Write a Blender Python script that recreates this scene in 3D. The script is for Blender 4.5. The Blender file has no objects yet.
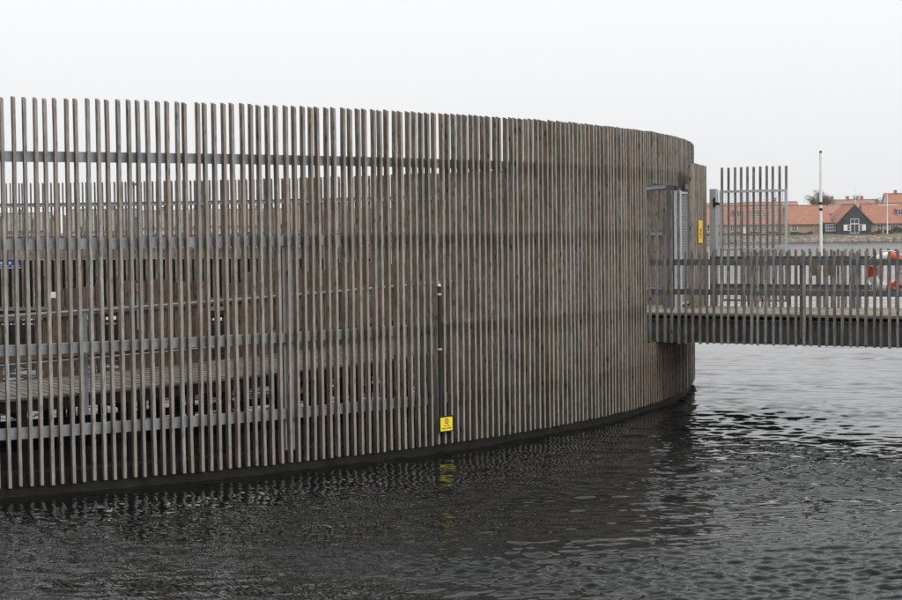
import bpy, math, random
import numpy as np
from mathutils import Matrix, Vector

random.seed(7)
rng = np.random.default_rng(11)
scene = bpy.context.scene
COL = scene.collection
PI = math.pi
rad = math.radians

# ------------------------------------------------------------------ camera
cam_d = bpy.data.cameras.new('camera')
cam_d.sensor_width = 36.0
cam_d.lens = 36.0 * 1770.0 / 902.0
cam_d.clip_start = 0.1
cam_d.clip_end = 5000
cam = bpy.data.objects.new('camera', cam_d)
COL.objects.link(cam)
TILT, ROLL = 0.0397, 0.0116
fwd = Vector((0, math.cos(TILT), -math.sin(TILT)))
up0 = Vector((0, math.sin(TILT), math.cos(TILT)))
rt0 = Vector((1, 0, 0))
rt = (rt0 - up0 * ROLL).normalized()
up = (up0 + rt0 * ROLL).normalized()
M = Matrix((rt, up, -fwd)).transposed().to_4x4()
M.translation = Vector((0, 0, 3.5))
cam.matrix_world = M
scene.camera = cam

# ------------------------------------------------------------------ sky (overcast) and sun
SUN_EL, SUN_AZ = rad(40), rad(125)          # azimuth measured from +Y, clockwise
world = bpy.data.worlds.new('World')
scene.world = world
world.use_nodes = True
nt = world.node_tree
nt.nodes.clear()
N = nt.nodes.new
out = N('ShaderNodeOutputWorld')
bg = N('ShaderNodeBackground')
sky = N('ShaderNodeTexSky')
sky.sky_type = 'NISHITA'
sky.sun_disc = False
sky.sun_elevation = SUN_EL
sky.sun_rotation = SUN_AZ
sky.dust_density = 6.0
hs = N('ShaderNodeHueSaturation')
hs.inputs['Saturation'].default_value = 0.12
hs.inputs['Value'].default_value = 0.10
nt.links.new(sky.outputs[0], hs.inputs['Color'])
tc = N('ShaderNodeTexCoord')
sx = N('ShaderNodeSeparateXYZ')
nt.links.new(tc.outputs['Generated'], sx.inputs[0])
mx = N('ShaderNodeMath'); mx.operation = 'MAXIMUM'; mx.inputs[1].default_value = 0.0
nt.links.new(sx.outputs['Z'], mx.inputs[0])
ml = N('ShaderNodeMath'); ml.operation = 'MULTIPLY_ADD'      # CIE overcast: L = Lh (1 + 2 sin el)
ml.inputs[1].default_value = 1.0; ml.inputs[2].default_value = 0.81
nt.links.new(mx.outputs[0], ml.inputs[0])
cb = N('ShaderNodeCombineColor')
for k, g in enumerate((0.985, 1.0, 1.02)):
    m = N('ShaderNodeMath'); m.operation = 'MULTIPLY'; m.inputs[1].default_value = g
    nt.links.new(ml.outputs[0], m.inputs[0])
    nt.links.new(m.outputs[0], cb.inputs[k])
mix = N('ShaderNodeMix'); mix.data_type = 'RGBA'; mix.inputs[0].default_value = 0.06
nt.links.new(cb.outputs[0], mix.inputs[6])
nt.links.new(hs.outputs[0], mix.inputs[7])
nt.links.new(mix.outputs[2], bg.inputs['Color'])
bg.inputs['Strength'].default_value = 1.0
nt.links.new(bg.outputs[0], out.inputs[0])

sun_d = bpy.data.lights.new('sun', 'SUN')
sun_d.energy = 1.1
sun_d.angle = rad(30)
sun_d.color = (1.0, 0.97, 0.93)
sun = bpy.data.objects.new('sun', sun_d)
COL.objects.link(sun)
sdir = Vector((math.sin(SUN_AZ) * math.cos(SUN_EL), math.cos(SUN_AZ) * math.cos(SUN_EL), math.sin(SUN_EL)))
sun.rotation_euler = sdir.to_track_quat('Z', 'Y').to_euler()
sun.location = sdir * 60

scene.view_settings.view_transform = 'Standard'
scene.view_settings.look = 'None'
scene.view_settings.exposure = 0.12
scene.view_settings.gamma = 1.0
scene.view_settings.use_curve_mapping = False

# ------------------------------------------------------------------ helpers
class MB:
    def __init__(s): s.v = []; s.f = []
    def add(s, vs, fs):
        o = len(s.v); s.v += [tuple(v) for v in vs]; s.f += [tuple(i + o for i in f) for f in fs]
    BF = ((0, 3, 2, 1), (4, 5, 6, 7), (0, 1, 5, 4), (1, 2, 6, 5), (2, 3, 7, 6), (3, 0, 4, 7))
    def box(s, x0, x1, y0, y1, z0, z1):
        s.add([(x0, y0, z0), (x1, y0, z0), (x1, y1, z0), (x0, y1, z0), (x0, y0, z1), (x1, y0, z1), (x1, y1, z1), (x0, y1, z1)], MB.BF)
    def rbox(s, c, size, rz):
        ca, sa = math.cos(rz), math.sin(rz); hx, hy, hz = size[0] / 2, size[1] / 2, size[2] / 2
        vs = []
        for z in (-hz, hz):
            for x, y in ((-hx, -hy), (hx, -hy), (hx, hy), (-hx, hy)):
                vs.append((c[0] + ca * x - sa * y, c[1] + sa * x + ca * y, c[2] + z))
        s.add(vs, MB.BF)
    def tube(s, p, q, r0, r1=None, n=8, cap=True):
        r1 = r0 if r1 is None else r1
        p, q = Vector(p), Vector(q); d = (q - p).normalized()
        a = d.orthogonal().normalized(); b = d.cross(a)
        vs = []
        for c, r in ((p, r0), (q, r1)):
            for k in range(n):
                t = 2 * PI * k / n; vs.append(c + a * (r * math.cos(t)) + b * (r * math.sin(t)))
        fs = [(k, (k + 1) % n, n + (k + 1) % n, n + k) for k in range(n)]
        if cap: fs += [tuple(range(n - 1, -1, -1)), tuple(range(n, 2 * n))]
        s.add(vs, fs)
    def path(s, pts, r, n=6):
        for a, b in zip(pts[:-1], pts[1:]): s.tube(a, b, r, n=n)
    def arc(s, r0, r1, zf0, zf1, a0, a1, step=1.0):
        """closed ring segment about the local origin; zf may be numbers or functions of the angle in degrees"""
        f0 = zf0 if callable(zf0) else (lambda a: zf0)
        f1 = zf1 if callable(zf1) else (lambda a: zf1)
        n = max(1, int(round(abs(a1 - a0) / step)))
        vs = []
        for k in range(n + 1):
            a = a0 + (a1 - a0) * k / n; c, q = math.cos(rad(a)), math.sin(rad(a))
            vs += [(r0 * c, r0 * q, f0(a)), (r1 * c, r1 * q, f0(a)), (r1 * c, r1 * q, f1(a)), (r0 * c, r0 * q, f1(a))]
        fs = []
        for k in range(n):
            o = 4 * k
            for j in range(4): fs.append((o + j, o + (j + 1) % 4, o + 4 + (j + 1) % 4, o + 4 + j))
        fs += [(0, 3, 2, 1), (4 * n, 4 * n + 1, 4 * n + 2, 4 * n + 3)]
        s.add(vs, fs)
    def mesh(s, name, mat=None, smooth=False):
        me = bpy.data.meshes.new(name); me.from_pydata(s.v, [], s.f); me.update()
        if mat: me.materials.append(mat)
        if smooth:
            me.polygons.foreach_set('use_smooth', [True] * len(me.polygons))
        return me
    def build(s, name, mat, parent=None, loc=(0, 0, 0), rz=0.0, smooth=False):
        return obj(name, s.mesh(name, mat, smooth), parent, loc, rz)

def obj(name, me, parent=None, loc=(0, 0, 0), rz=0.0):
    o = bpy.data.objects.new(name, me); COL.objects.link(o)
    o.location = loc; o.rotation_euler = (0, 0, rz)
    if parent is not None: o.parent = parent
    return o

def tag(o, label, cat, group=None, kind=None):
    if label: o['label'] = label
    if cat: o['category'] = cat
    if group: o['group'] = group
    if kind: o['kind'] = kind
    return o

def thing(name, label, cat, loc=(0, 0, 0), rz=0.0, group=None):
    o = bpy.data.objects.new(name, None); COL.objects.link(o)
    o.empty_display_size = 0.2; o.location = loc; o.rotation_euler = (0, 0, rz)
    return tag(o, label, cat, group)

# ------------------------------------------------------------------ materials
def new_mat(name):
    m = bpy.data.materials.new(name); m.use_nodes = True
    return m, m.node_tree, m.node_tree.nodes['Principled BSDF']

def ramp(nt, fac, stops):
    r = nt.nodes.new('ShaderNodeValToRGB'); e = r.color_ramp.elements
    while len(e) < len(stops): e.new(0.5)
    for i, (p, c) in enumerate(stops):
        e[i].position = p; e[i].color = (*c, 1) if len(c) == 3 else c
    nt.links.new(fac, r.inputs[0]); return r.outputs[0]

def wood(name, light, mid, dark, axis='z', rough=0.85, knots=True, spread=0.5, warm=(0.20, 0.125, 0.08), warm_amt=0.5, wall_tone=False):
    m, nt, b = new_mat(name); N = nt.nodes.new; L = nt.links.new
    tc = N('ShaderNodeTexCoord'); oi = N('ShaderNodeObjectInfo'); ge = N('ShaderNodeNewGeometry')
    ad = N('ShaderNodeMath'); ad.operation = 'ADD'; L(oi.outputs['Random'], ad.inputs[0]); L(ge.outputs['Random Per Island'], ad.inputs[1])
    fr = N('ShaderNodeMath'); fr.operation = 'FRACT'; L(ad.outputs[0], fr.inputs[0]); rnd = fr.outputs[0]
    off = N('ShaderNodeVectorMath'); off.operation = 'SCALE'; off.inputs[0].default_value = (37.0, 91.0, 53.0); L(rnd, off.inputs['Scale'])
    av = N('ShaderNodeVectorMath'); av.operation = 'ADD'; L(tc.outputs['Object'], av.inputs[0]); L(off.outputs[0], av.inputs[1])
    mp = N('ShaderNodeMapping'); L(av.outputs[0], mp.inputs['Vector'])
    sc = {'z': (1, 1, .11), 'x': (.06, 1, 1), 'y': (1, .06, 1)}[axis]; mp.inputs['Scale'].default_value = sc
    n1 = N('ShaderNodeTexNoise'); n1.inputs['Scale'].default_value = 55; n1.inputs['Detail'].default_value = 5; n1.inputs['Roughness'].default_value = .65
    n1.inputs['Distortion'].default_value = .6; L(mp.outputs[0], n1.inputs['Vector'])
    n2 = N('ShaderNodeTexNoise'); n2.inputs['Scale'].default_value = 9; n2.inputs['Detail'].default_value = 4; L(mp.outputs[0], n2.inputs['Vector'])
    n3 = N('ShaderNodeTexNoise'); n3.inputs['Scale'].default_value = 1.7; n3.inputs['Detail'].default_value = 3; L(av.outputs[0], n3.inputs['Vector'])
    c1 = ramp(nt, n1.outputs[0], [(.30, dark), (.47, mid), (.66, light)])
    # board to board: grey, brown, dark
    c2 = ramp(nt, rnd, [(0, (1.0, 1.0, 1.0)), (.12, (.62, .60, .58)), (.24, (.95, .93, .9)), (.38, (.50, .47, .44)), (.5, (.85, .86, .87)), (.63, (.68, .63, .57)), (.76, (1.0, .98, .95)), (.88, (.55, .54, .53)), (1, (.9, .9, .9))])
    mu = N('ShaderNodeMix'); mu.data_type = 'RGBA'; mu.blend_type = 'MULTIPLY'; mu.inputs[0].default_value = spread; L(c1, mu.inputs[6]); L(c2, mu.inputs[7])
    # warm brown streaks where the silvering has not taken
    wm = N('ShaderNodeMath'); wm.operation = 'MULTIPLY_ADD'; L(n2.outputs[0], wm.inputs[0]); wm.inputs[1].default_value = 1.6
    wr = N('ShaderNodeMath'); wr.operation = 'MULTIPLY_ADD'; L(rnd, wr.inputs[0]); wr.inputs[1].default_value = .5; wr.inputs[2].default_value = -.72
    L(wr.outputs[0], wm.inputs[2])
    wc = N('ShaderNodeClamp'); L(wm.outputs[0], wc.inputs[0])
    wk = N('ShaderNodeMath'); wk.operation = 'MULTIPLY'; L(wc.outputs[0], wk.inputs[0]); wk.inputs[1].default_value = warm_amt
    mw = N('ShaderNodeMix'); mw.data_type = 'RGBA'; L(wk.outputs[0], mw.inputs[0]); L(mu.outputs[2], mw.inputs[6]); mw.inputs[7].default_value = (*warm, 1)
    # stains
    st = ramp(nt, n3.outputs[0], [(.36, (.55, .52, .5)), (.56, (1, 1, 1))])
    ms = N('ShaderNodeMix'); ms.data_type = 'RGBA'; ms.blend_type = 'MULTIPLY'; ms.inputs[0].default_value = .75; L(mw.outputs[2], ms.inputs[6]); L(st, ms.inputs[7])
    col = ms.outputs[2]
    if knots:
        mk = N('ShaderNodeMapping'); L(av.outputs[0], mk.inputs['Vector'])
        mk.inputs['Scale'].default_value = {'z': (8, 8, 2.9), 'x': (2.9, 8, 8), 'y': (8, 2.9, 8)}[axis]
        vo = N('ShaderNodeTexVoronoi'); vo.inputs['Scale'].default_value = 1.0; L(mk.outputs[0], vo.inputs['Vector'])
        kr = ramp(nt, vo.outputs['Distance'], [(.09, (.10, .08, .07)), (.13, (.45, .4, .36)), (.19, (1, 1, 1))])
        mn = N('ShaderNodeMix'); mn.data_type = 'RGBA'; mn.blend_type = 'MULTIPLY'; mn.inputs[0].default_value = .85; L(col, mn.inputs[6]); L(kr, mn.inputs[7]); col = mn.outputs[2]
        # small checks and pin knots
        mj = N('ShaderNodeMapping'); L(av.outputs[0], mj.inputs['Vector']); mj.inputs['Rotation'].default_value = (.5, .3, 0)
        mj.inputs['Scale'].default_value = {'z': (22, 22, 5.5), 'x': (5.5, 22, 22), 'y': (22, 5.5, 22)}[axis]
        v2 = N('ShaderNodeTexVoronoi'); v2.inputs['Scale'].default_value = 1.0; L(mj.outputs[0], v2.inputs['Vector'])
        k2 = ramp(nt, v2.outputs['Distance'], [(.12, (.22, .19, .17)), (.20, (1, 1, 1))])
        m2 = N('ShaderNodeMix'); m2.data_type = 'RGBA'; m2.blend_type = 'MULTIPLY'; m2.inputs[0].default_value = .8; L(col, m2.inputs[6]); L(k2, m2.inputs[7]); col = m2.outputs[2]
    if wall_tone:   # timber darker towards the waterline, with its own ragged edge
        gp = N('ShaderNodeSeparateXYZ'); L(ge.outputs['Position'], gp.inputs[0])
        da = N('ShaderNodeMath'); da.operation = 'MULTIPLY_ADD'; L(n2.outputs[0], da.inputs[0]); da.inputs[1].default_value = 1.5; L(gp.outputs['Z'], da.inputs[2])
        dq = N('ShaderNodeMath'); dq.operation = 'MULTIPLY'; L(da.outputs[0], dq.inputs[0]); dq.inputs[1].default_value = .33
        dr = ramp(nt, dq.outputs[0], [(.20, (.42, .41, .37)), (.40, (.72, .71, .68)), (.85, (1, 1, 1))])
        md = N('ShaderNodeMix'); md.data_type = 'RGBA'; md.blend_type = 'MULTIPLY'; md.inputs[0].default_value = .7; L(col, md.inputs[6]); L(dr, md.inputs[7]); col = md.outputs[2]
    if wall_tone:   # ring-beam shade painted in as dark bands, with some iron stain at the screws
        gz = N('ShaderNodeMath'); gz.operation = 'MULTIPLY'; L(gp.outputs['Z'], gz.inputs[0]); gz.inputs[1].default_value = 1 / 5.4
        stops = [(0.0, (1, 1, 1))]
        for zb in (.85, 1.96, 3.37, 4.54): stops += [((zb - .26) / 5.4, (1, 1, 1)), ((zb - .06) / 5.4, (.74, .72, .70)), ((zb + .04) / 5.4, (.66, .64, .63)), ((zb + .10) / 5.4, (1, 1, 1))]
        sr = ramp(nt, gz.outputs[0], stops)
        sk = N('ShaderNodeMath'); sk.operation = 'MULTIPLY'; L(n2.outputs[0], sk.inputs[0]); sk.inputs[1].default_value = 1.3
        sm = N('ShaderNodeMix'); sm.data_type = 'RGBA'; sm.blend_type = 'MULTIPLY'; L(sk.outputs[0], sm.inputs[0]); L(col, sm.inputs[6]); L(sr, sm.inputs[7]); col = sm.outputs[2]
    if wall_tone:   # outer face paler than the sides: silvering, plus front light put into the colour
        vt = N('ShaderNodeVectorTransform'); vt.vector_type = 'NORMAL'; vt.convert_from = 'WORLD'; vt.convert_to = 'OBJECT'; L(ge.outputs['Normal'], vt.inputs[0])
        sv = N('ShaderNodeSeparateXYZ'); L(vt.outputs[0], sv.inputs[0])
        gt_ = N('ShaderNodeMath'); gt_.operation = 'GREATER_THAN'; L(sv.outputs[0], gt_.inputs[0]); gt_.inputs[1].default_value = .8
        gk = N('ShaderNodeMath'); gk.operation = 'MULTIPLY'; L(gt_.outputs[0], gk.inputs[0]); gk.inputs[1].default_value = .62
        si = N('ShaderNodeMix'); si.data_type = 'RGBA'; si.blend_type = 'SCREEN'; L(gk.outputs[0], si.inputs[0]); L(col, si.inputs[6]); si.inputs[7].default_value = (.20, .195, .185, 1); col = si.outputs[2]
    L(col, b.inputs['Base Color'])
    b.inputs['Roughness'].default_value = rough
    b.inputs['Specular IOR Level'].default_value = .25
    bu = N('ShaderNodeBump'); bu.inputs['Strength'].default_value = .35; bu.inputs['Distance'].default_value = .004
    L(n1.outputs[0], bu.inputs['Height']); L(bu.outputs[0], b.inputs['Normal'])
    return m

def plain(name, col, rough=.6, metal=0.0, var=.25, scale=6.0, spec=.4, bump=0.0):
    m, nt, b = new_mat(name); N = nt.nodes.new; L = nt.links.new
    tc = N('ShaderNodeTexCoord'); n = N('ShaderNodeTexNoise'); n.inputs['Scale'].default_value = scale; n.inputs['Detail'].default_value = 6
    n.inputs['Roughness'].default_value = .65
    L(tc.outputs['Object'], n.inputs['Vector'])
    lo = tuple(c * (1 - var) for c in col); hi = tuple(min(1, c * (1 + var)) for c in col)
    L(ramp(nt, n.outputs[0], [(.3, lo), (.7, hi)]), b.inputs['Base Color'])
    b.inputs['Roughness'].default_value = rough; b.inputs['Metallic'].default_value = metal; b.inputs['Specular IOR Level'].default_value = spec
    if bump:
        bu = N('ShaderNodeBump'); bu.inputs['Strength'].default_value = bump; bu.inputs['Distance'].default_value = .02
        L(n.outputs[0], bu.inputs['Height']); L(bu.outputs[0], b.inputs['Normal'])
    return m

MAT = {}
MAT['slat'] = wood('weathered_slat', (.39, .368, .335), (.215, .198, .175), (.038, .033, .028), 'z', spread=1.0, warm=(.21, .14, .09), warm_amt=.8, wall_tone=True)
MAT['slat_warm'] = wood('sheltered_slat', (.36, .285, .215), (.22, .163, .118), (.06, .047, .037), 'z', spread=.9, warm=(.16, .10, .065), warm_amt=.6, wall_tone=True)
MAT['screen'] = wood('brown_plank', (.22, .18, .145), (.14, .108, .083), (.055, .043, .035), 'z', spread=.9, warm=(.165, .10, .065), warm_amt=.6)
MAT['deck'] = wood('deck_plank', (.22, .205, .19), (.15, .14, .128), (.07, .065, .06), 'x', spread=.4, knots=False, warm_amt=.2)
MAT['bridge_deck'] = wood('bridge_deck_plank', (.33, .30, .265), (.24, .215, .185), (.13, .115, .10), 'y', spread=.4, knots=False, warm_amt=.25)
MAT['rail_slat'] = wood('railing_slat', (.42, .395, .36), (.26, .243, .22), (.08, .072, .063), 'z', spread=.9, warm=(.22, .165, .12), warm_amt=.5)
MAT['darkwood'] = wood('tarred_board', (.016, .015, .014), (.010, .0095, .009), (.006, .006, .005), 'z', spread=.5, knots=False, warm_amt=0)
MAT['galv'] = plain('galvanised_steel', (.29, .31, .325), .5, .35, .22, 9)
MAT['galv_light'] = plain('bright_galvanised_steel', (.46, .49, .50), .45, .3, .15, 12)
MAT['steel_dark'] = plain('dark_grey_steel', (.135, .145, .155), .5, .3, .3, 3)
MAT['girder'] = plain('weathered_grey_girder', (.085, .088, .09), .55, .2, .55, 2.2)
MAT['concrete'] = plain('wet_algae_concrete', (.016, .0145, .011), .85, 0, .55, 4, spec=.15, bump=.3)
MAT['float'] = plain('black_float', (.014, .013, .012), .95, 0, .4, 4, spec=.05)
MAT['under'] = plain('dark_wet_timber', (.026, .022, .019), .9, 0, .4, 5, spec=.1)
MAT['white'] = plain('white_paint', (.74, .75, .75), .45, 0, .06, 8)
MAT['black'] = plain('black_rubber', (.012, .012, .013), .5, 0, .3, 8)
MAT['yellow'] = plain('yellow_sign_enamel', (.80, .70, .02), .4, 0, .04, 8)
MAT['amber'] = plain('amber_sign_enamel', (.82, .52, .012), .4, 0, .05, 8)
MAT['red'] = plain('red_paint', (.50, .03, .018), .45, 0, .12, 8)
MAT['orange'] = plain('orange_buoy_plastic', (.58, .055, .018), .4, 0, .12, 8)
MAT['blue'] = plain('blue_sign_enamel', (.02, .085, .28), .4, 0, .1, 8)
MAT['ink'] = plain('sign_ink', (.02, .02, .015), .6, 0, .1, 8)

# ------------------------------------------------------------------ water (real waves)
def water_material():
    m, nt, b = new_mat('harbour_water'); N = nt.nodes.new; L = nt.links.new
    b.inputs['Base Color'].default_value = (.0035, .0045, .004, 1)
    b.inputs['Roughness'].default_value = .02
    b.inputs['IOR'].default_value = 1.2
    b.inputs['Specular IOR Level'].default_value = .42
    tc = N('ShaderNodeTexCoord')
    mp = N('ShaderNodeMapping'); mp.inputs['Scale'].default_value = (1, 1.5, 1); L(tc.outputs['Object'], mp.inputs['Vector'])
    n = N('ShaderNodeTexNoise'); n.inputs['Scale'].default_value = 13; n.inputs['Detail'].default_value = 3; L(mp.outputs[0], n.inputs['Vector'])
    n2 = N('ShaderNodeTexNoise'); n2.inputs['Scale'].default_value = 1.1; n2.inputs['Detail'].default_value = 5; L(mp.outputs[0], n2.inputs['Vector'])
    b1 = N('ShaderNodeBump'); b1.inputs['Strength'].default_value = .02; b1.inputs['Distance'].default_value = .03; L(n.outputs[0], b1.inputs['Height'])
    b2 = N('ShaderNodeBump'); b2.inputs['Strength'].default_value = .6; b2.inputs['Distance'].default_value = .55; L(n2.outputs[0], b2.inputs['Height'])
    # outside the shelter of the bath the wind ruffles the water more
    sp = N('ShaderNodeSeparateXYZ'); L(tc.outputs['Object'], sp.inputs[0])
    mr = N('ShaderNodeMapRange'); mr.inputs['From Min'].default_value = 40; mr.inputs['From Max'].default_value = 260; mr.inputs['To Min'].default_value = .03; mr.inputs['To Max'].default_value = .10
    L(sp.outputs['Y'], mr.inputs['Value']); L(mr.outputs[0], b2.inputs['Strength'])
    rr_ = N('ShaderNodeMapRange'); rr_.inputs['From Min'].default_value = 55; rr_.inputs['From Max'].default_value = 200; rr_.inputs['To Min'].default_value = .02; rr_.inputs['To Max'].default_value = .26
    L(sp.outputs['Y'], rr_.inputs['Value']); L(rr_.outputs[0], b.inputs['Roughness'])
    L(b1.outputs[0], b2.inputs['Normal']); L(b2.outputs[0], b.inputs['Normal'])
    return m

def build_water():
    rows = 1450
    v = np.linspace(1 / 9.0, 1 / 470.0, rows)
    d = np.concatenate([[-60, -20, 0, 3, 5, 7], 1 / v])
    tcol = np.concatenate([np.linspace(-7, -.9, 10), np.linspace(-.8, -.32, 30), np.linspace(-.31, .31, 600), np.linspace(.32, .8, 30), np.linspace(.9, 7, 10)])
    dd, tt = np.meshgrid(d, tcol, indexing='ij')
    X = tt * np.maximum(np.abs(dd), 6) * 1.0
    X = np.clip(X, -640, 640); Y = dd.copy()
    rs = np.abs(np.gradient(d)); cs = np.abs(np.gradient(tcol))
    space = np.maximum(rs[:, None] * 1.0, cs[None, :] * np.maximum(np.abs(dd), 6))
    Z = np.zeros_like(X)
    # slow drift of calm and rough patches
    def lown(fx, fy, s):
        r = np.random.default_rng(s); o = np.zeros_like(X)
        for _ in range(7):
            a, bq, p = r.normal(0, fx), r.normal(0, fy), r.uniform(0, 6.28); o += np.sin(a * X + bq * Y + p)
        return o / 7 ** .5
    calm = np.clip(1.0 + .38 * lown(.16, .38, 3) + .34 * lown(.5, 1.1, 5), .35, 2.1)
    fine = np.clip(.95 + .55 * lown(.35, .8, 21) + .35 * lown(1.1, 2.0, 22), .12, 2.3)
    wx, wy = .30 * lown(.6, .7, 8), .30 * lown(.6, .7, 9)
    lam = np.exp(np.linspace(math.log(.08), math.log(7.0), 120))
    for l in lam:
        th = rng.normal(rad(78), rad(29)); k = 2 * PI / l
        s = .0245 * (1.55 if l < .20 else (1.3 if l < .40 else (.85 if l < .8 else (.4 if l < 1.5 else .13))))
        a = s / k
        w = np.clip(l / (2.2 * space) - .6, 0, 1)
        if w.max() <= 0: continue
        ph = k * (math.cos(th) * (X + wx * min(1, l * 2)) + math.sin(th) * (Y + wy * min(1, l * 2))) + rng.uniform(0, 6.28)
        sn = np.sin(ph)
        Z += a * w * (sn + .22 * np.cos(2 * ph)) * (calm if l > .24 else calm * fine)
    nr, nc = X.shape
    co = np.stack([X, Y, Z], -1).reshape(-1, 3).astype(np.float32)
    idx = np.arange(nr * nc).reshape(nr, nc)
    q = np.stack([idx[:-1, :-1], idx[:-1, 1:], idx[1:, 1:], idx[1:, :-1]], -1).reshape(-1, 4)
    me = bpy.data.meshes.new('water')
    me.vertices.add(len(co)); me.vertices.foreach_set('co', co.ravel())
    me.loops.add(q.size); me.loops.foreach_set('vertex_index', q.ravel().astype(np.int32))
    me.polygons.add(len(q)); me.polygons.foreach_set('loop_start', np.arange(0, q.size, 4, dtype=np.int32))
    me.polygons.foreach_set('loop_total', np.full(len(q), 4, dtype=np.int32))
    me.polygons.foreach_set('use_smooth', np.ones(len(q), dtype=bool))
    me.update(); me.validate()
    me.materials.append(water_material())
    o = obj('water', me); tag(o, 'dark rippled harbour water mirroring the grey sky', 'water', kind='structure')
build_water()

# ------------------------------------------------------------------ far shore ground
SHY = 357.0
def build_shore():
    xs = np.linspace(-640, 640, 321)
    prof = [(0, -.6), (1.2, .15), (3.2, 1.15), (4.6, 1.5), (9, 1.6), (40, 1.75), (120, 3.0), (480, 4.0)]
    vs, fs = [], []
    for x in xs:
        w = .7 * math.sin(x * .09) + .5 * math.sin(x * .23 + 1)
        for dy, z in prof:
            vs.append((x, SHY + dy + (w if dy < 30 else 0), z + (.12 * math.sin(x * .31 + dy) if 2 < dy < 50 else 0)))
    n = len(prof)
    for i in range(len(xs) - 1):
        for j in range(n - 1):
            a = i * n + j; fs.append((a, a + n, a + n + 1, a + 1))
    me = bpy.data.meshes.new('shore_ground'); me.from_pydata(vs, [], fs); me.update()
    m, nt, b = new_mat('grass_bank'); N = nt.nodes.new; L = nt.links.new
    tc = N('ShaderNodeTexCoord'); nz = N('ShaderNodeTexNoise'); nz.inputs['Scale'].default_value = .5; nz.inputs['Detail'].default_value = 8
    L(tc.outputs['Object'], nz.inputs['Vector'])
    L(ramp(nt, nz.outputs[0], [(.3, (.06, .058, .03)), (.5, (.085, .085, .04)), (.7, (.14, .12, .07))]), b.inputs['Base Color'])
    b.inputs['Roughness'].default_value = .95
    me.materials.append(m)
    tag(obj('shore_ground', me), 'grassy bank of the far shore below the houses', 'ground', kind='structure')
    # revetment stones: too small and many to count
    r = random.Random(5); vs, fs = [], []
    ico_v = [(0, 0, 1), (.9, 0, .35), (.28, .85, .4), (-.72, .52, .42), (-.72, -.52, .38), (.28, -.85, .4), (.7, .5, -.5), (-.28, .85, -.5), (-.9, 0, -.5), (-.28, -.85, -.5), (.7, -.5, -.5)]
    ico_f = [(0, 1, 2), (0, 2, 3), (0, 3, 4), (0, 4, 5), (0, 5, 1), (1, 6, 2), (2, 7, 3), (3, 8, 4), (4, 9, 5), (5, 10, 1), (1, 10, 6), (2, 6, 7), (3, 7, 8), (4, 8, 9), (5, 9, 10)]
    for i in range(9000):
        t = r.random(); x = r.uniform(-130, 175); w = .7 * math.sin(x * .09) + .5 * math.sin(x * .23 + 1)
        y = SHY + .9 + t * 2.6 + w; z = .0 + t * 1.05; s = r.uniform(.22, .55); o = len(vs); a = r.uniform(0, 6.28); ca, sa = math.cos(a), math.sin(a)
        ex, ey, ez = r.uniform(.8, 1.5), r.uniform(.7, 1.1), r.uniform(.55, 1.0)
        for p in ico_v:
            px, py, pz = p[0] * ex, p[1] * ey, p[2] * ez
            vs.append((x + s * (ca * px - sa * py), y + s * (sa * px + ca * py), z + s * pz))
        fs += [tuple(q + o for q in f) for f in ico_f]
    me = bpy.data.meshes.new('revetment_stones'); me.from_pydata(vs, [], fs); me.update()
    m, nt, b = new_mat('revetment_stone'); N = nt.nodes.new; L = nt.links.new
    ge = N('ShaderNodeNewGeometry')
    L(ramp(nt, ge.outputs['Random Per Island'], [(0, (.09, .075, .06)), (.3, (.20, .165, .13)), (.6, (.15, .11, .085)), (.85, (.30, .25, .20)), (1, (.11, .09, .07))]), b.inputs['Base Color'])
    b.inputs['Roughness'].default_value = .9
    me.materials.append(m)
    tag(obj('revetment_stones', me), 'pale loose stones lining the far waterline', 'stones', kind='stuff')
build_shore()

# ------------------------------------------------------------------ the round bath
CX, CY, R = -15.389, 42.128, 20.968
ZT, ZB = 5.30, 0.14
DTH = 0.39628
TH0 = -63.145 + 0.057
C0 = (CX, CY, 0)
def polar(r, a, z=0): return (r * math.cos(rad(a)), r * math.sin(rad(a)), z)
def deck_z(a):
    if a < -20: return max(0.95, 1.27 + .0128 * (a + 63))
    return max(0.95, 1.82 - .012 * (a + 20))

wall = thing('slatted_round_wall', 'tall round wall of weathered grey upright timber slats rising from the water', 'wall', C0)

SW, SD = .042, .082
def slat_mesh(name, z0, z1, w=SW, dp=SD, slope=.03, mat='slat', n=9):
    """one upright timber, sawn top sloping outwards, slightly wany edges"""
    mb = MB(); r = random.Random(name); vs = []
    zs = [z0 + (z1 - z0) * k / n for k in range(n + 1)]
    for k, z in enumerate(zs):
        jx, jy = r.uniform(-.0022, .0022), r.uniform(-.0028, .0028)
        for x, y in ((-dp, -w / 2), (0, -w / 2), (0, w / 2), (-dp, w / 2)):
            zz = z
            if k == n and x < 0: zz = z + slope
            vs.append((x + jx, y + jy, zz))
    fs = [(0, 3, 2, 1), (4 * n, 4 * n + 1, 4 * n + 2, 4 * n + 3)]
    for k in range(n):
        o = 4 * k
        for j in range(4): fs.append((o + j, o + (j + 1) % 4, o + 4 + (j + 1) % 4, o + 4 + j))
    mb.add(vs, fs); return mb.mesh(name, MAT[mat])
OPEN0, OPEN1 = -24.55, -15.3            # opening where the bridge enters
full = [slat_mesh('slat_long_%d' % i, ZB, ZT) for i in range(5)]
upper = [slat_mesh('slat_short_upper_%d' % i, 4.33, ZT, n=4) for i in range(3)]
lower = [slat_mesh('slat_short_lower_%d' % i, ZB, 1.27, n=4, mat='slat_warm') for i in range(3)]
RO = R + .022
stuff_v = MB()
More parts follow.
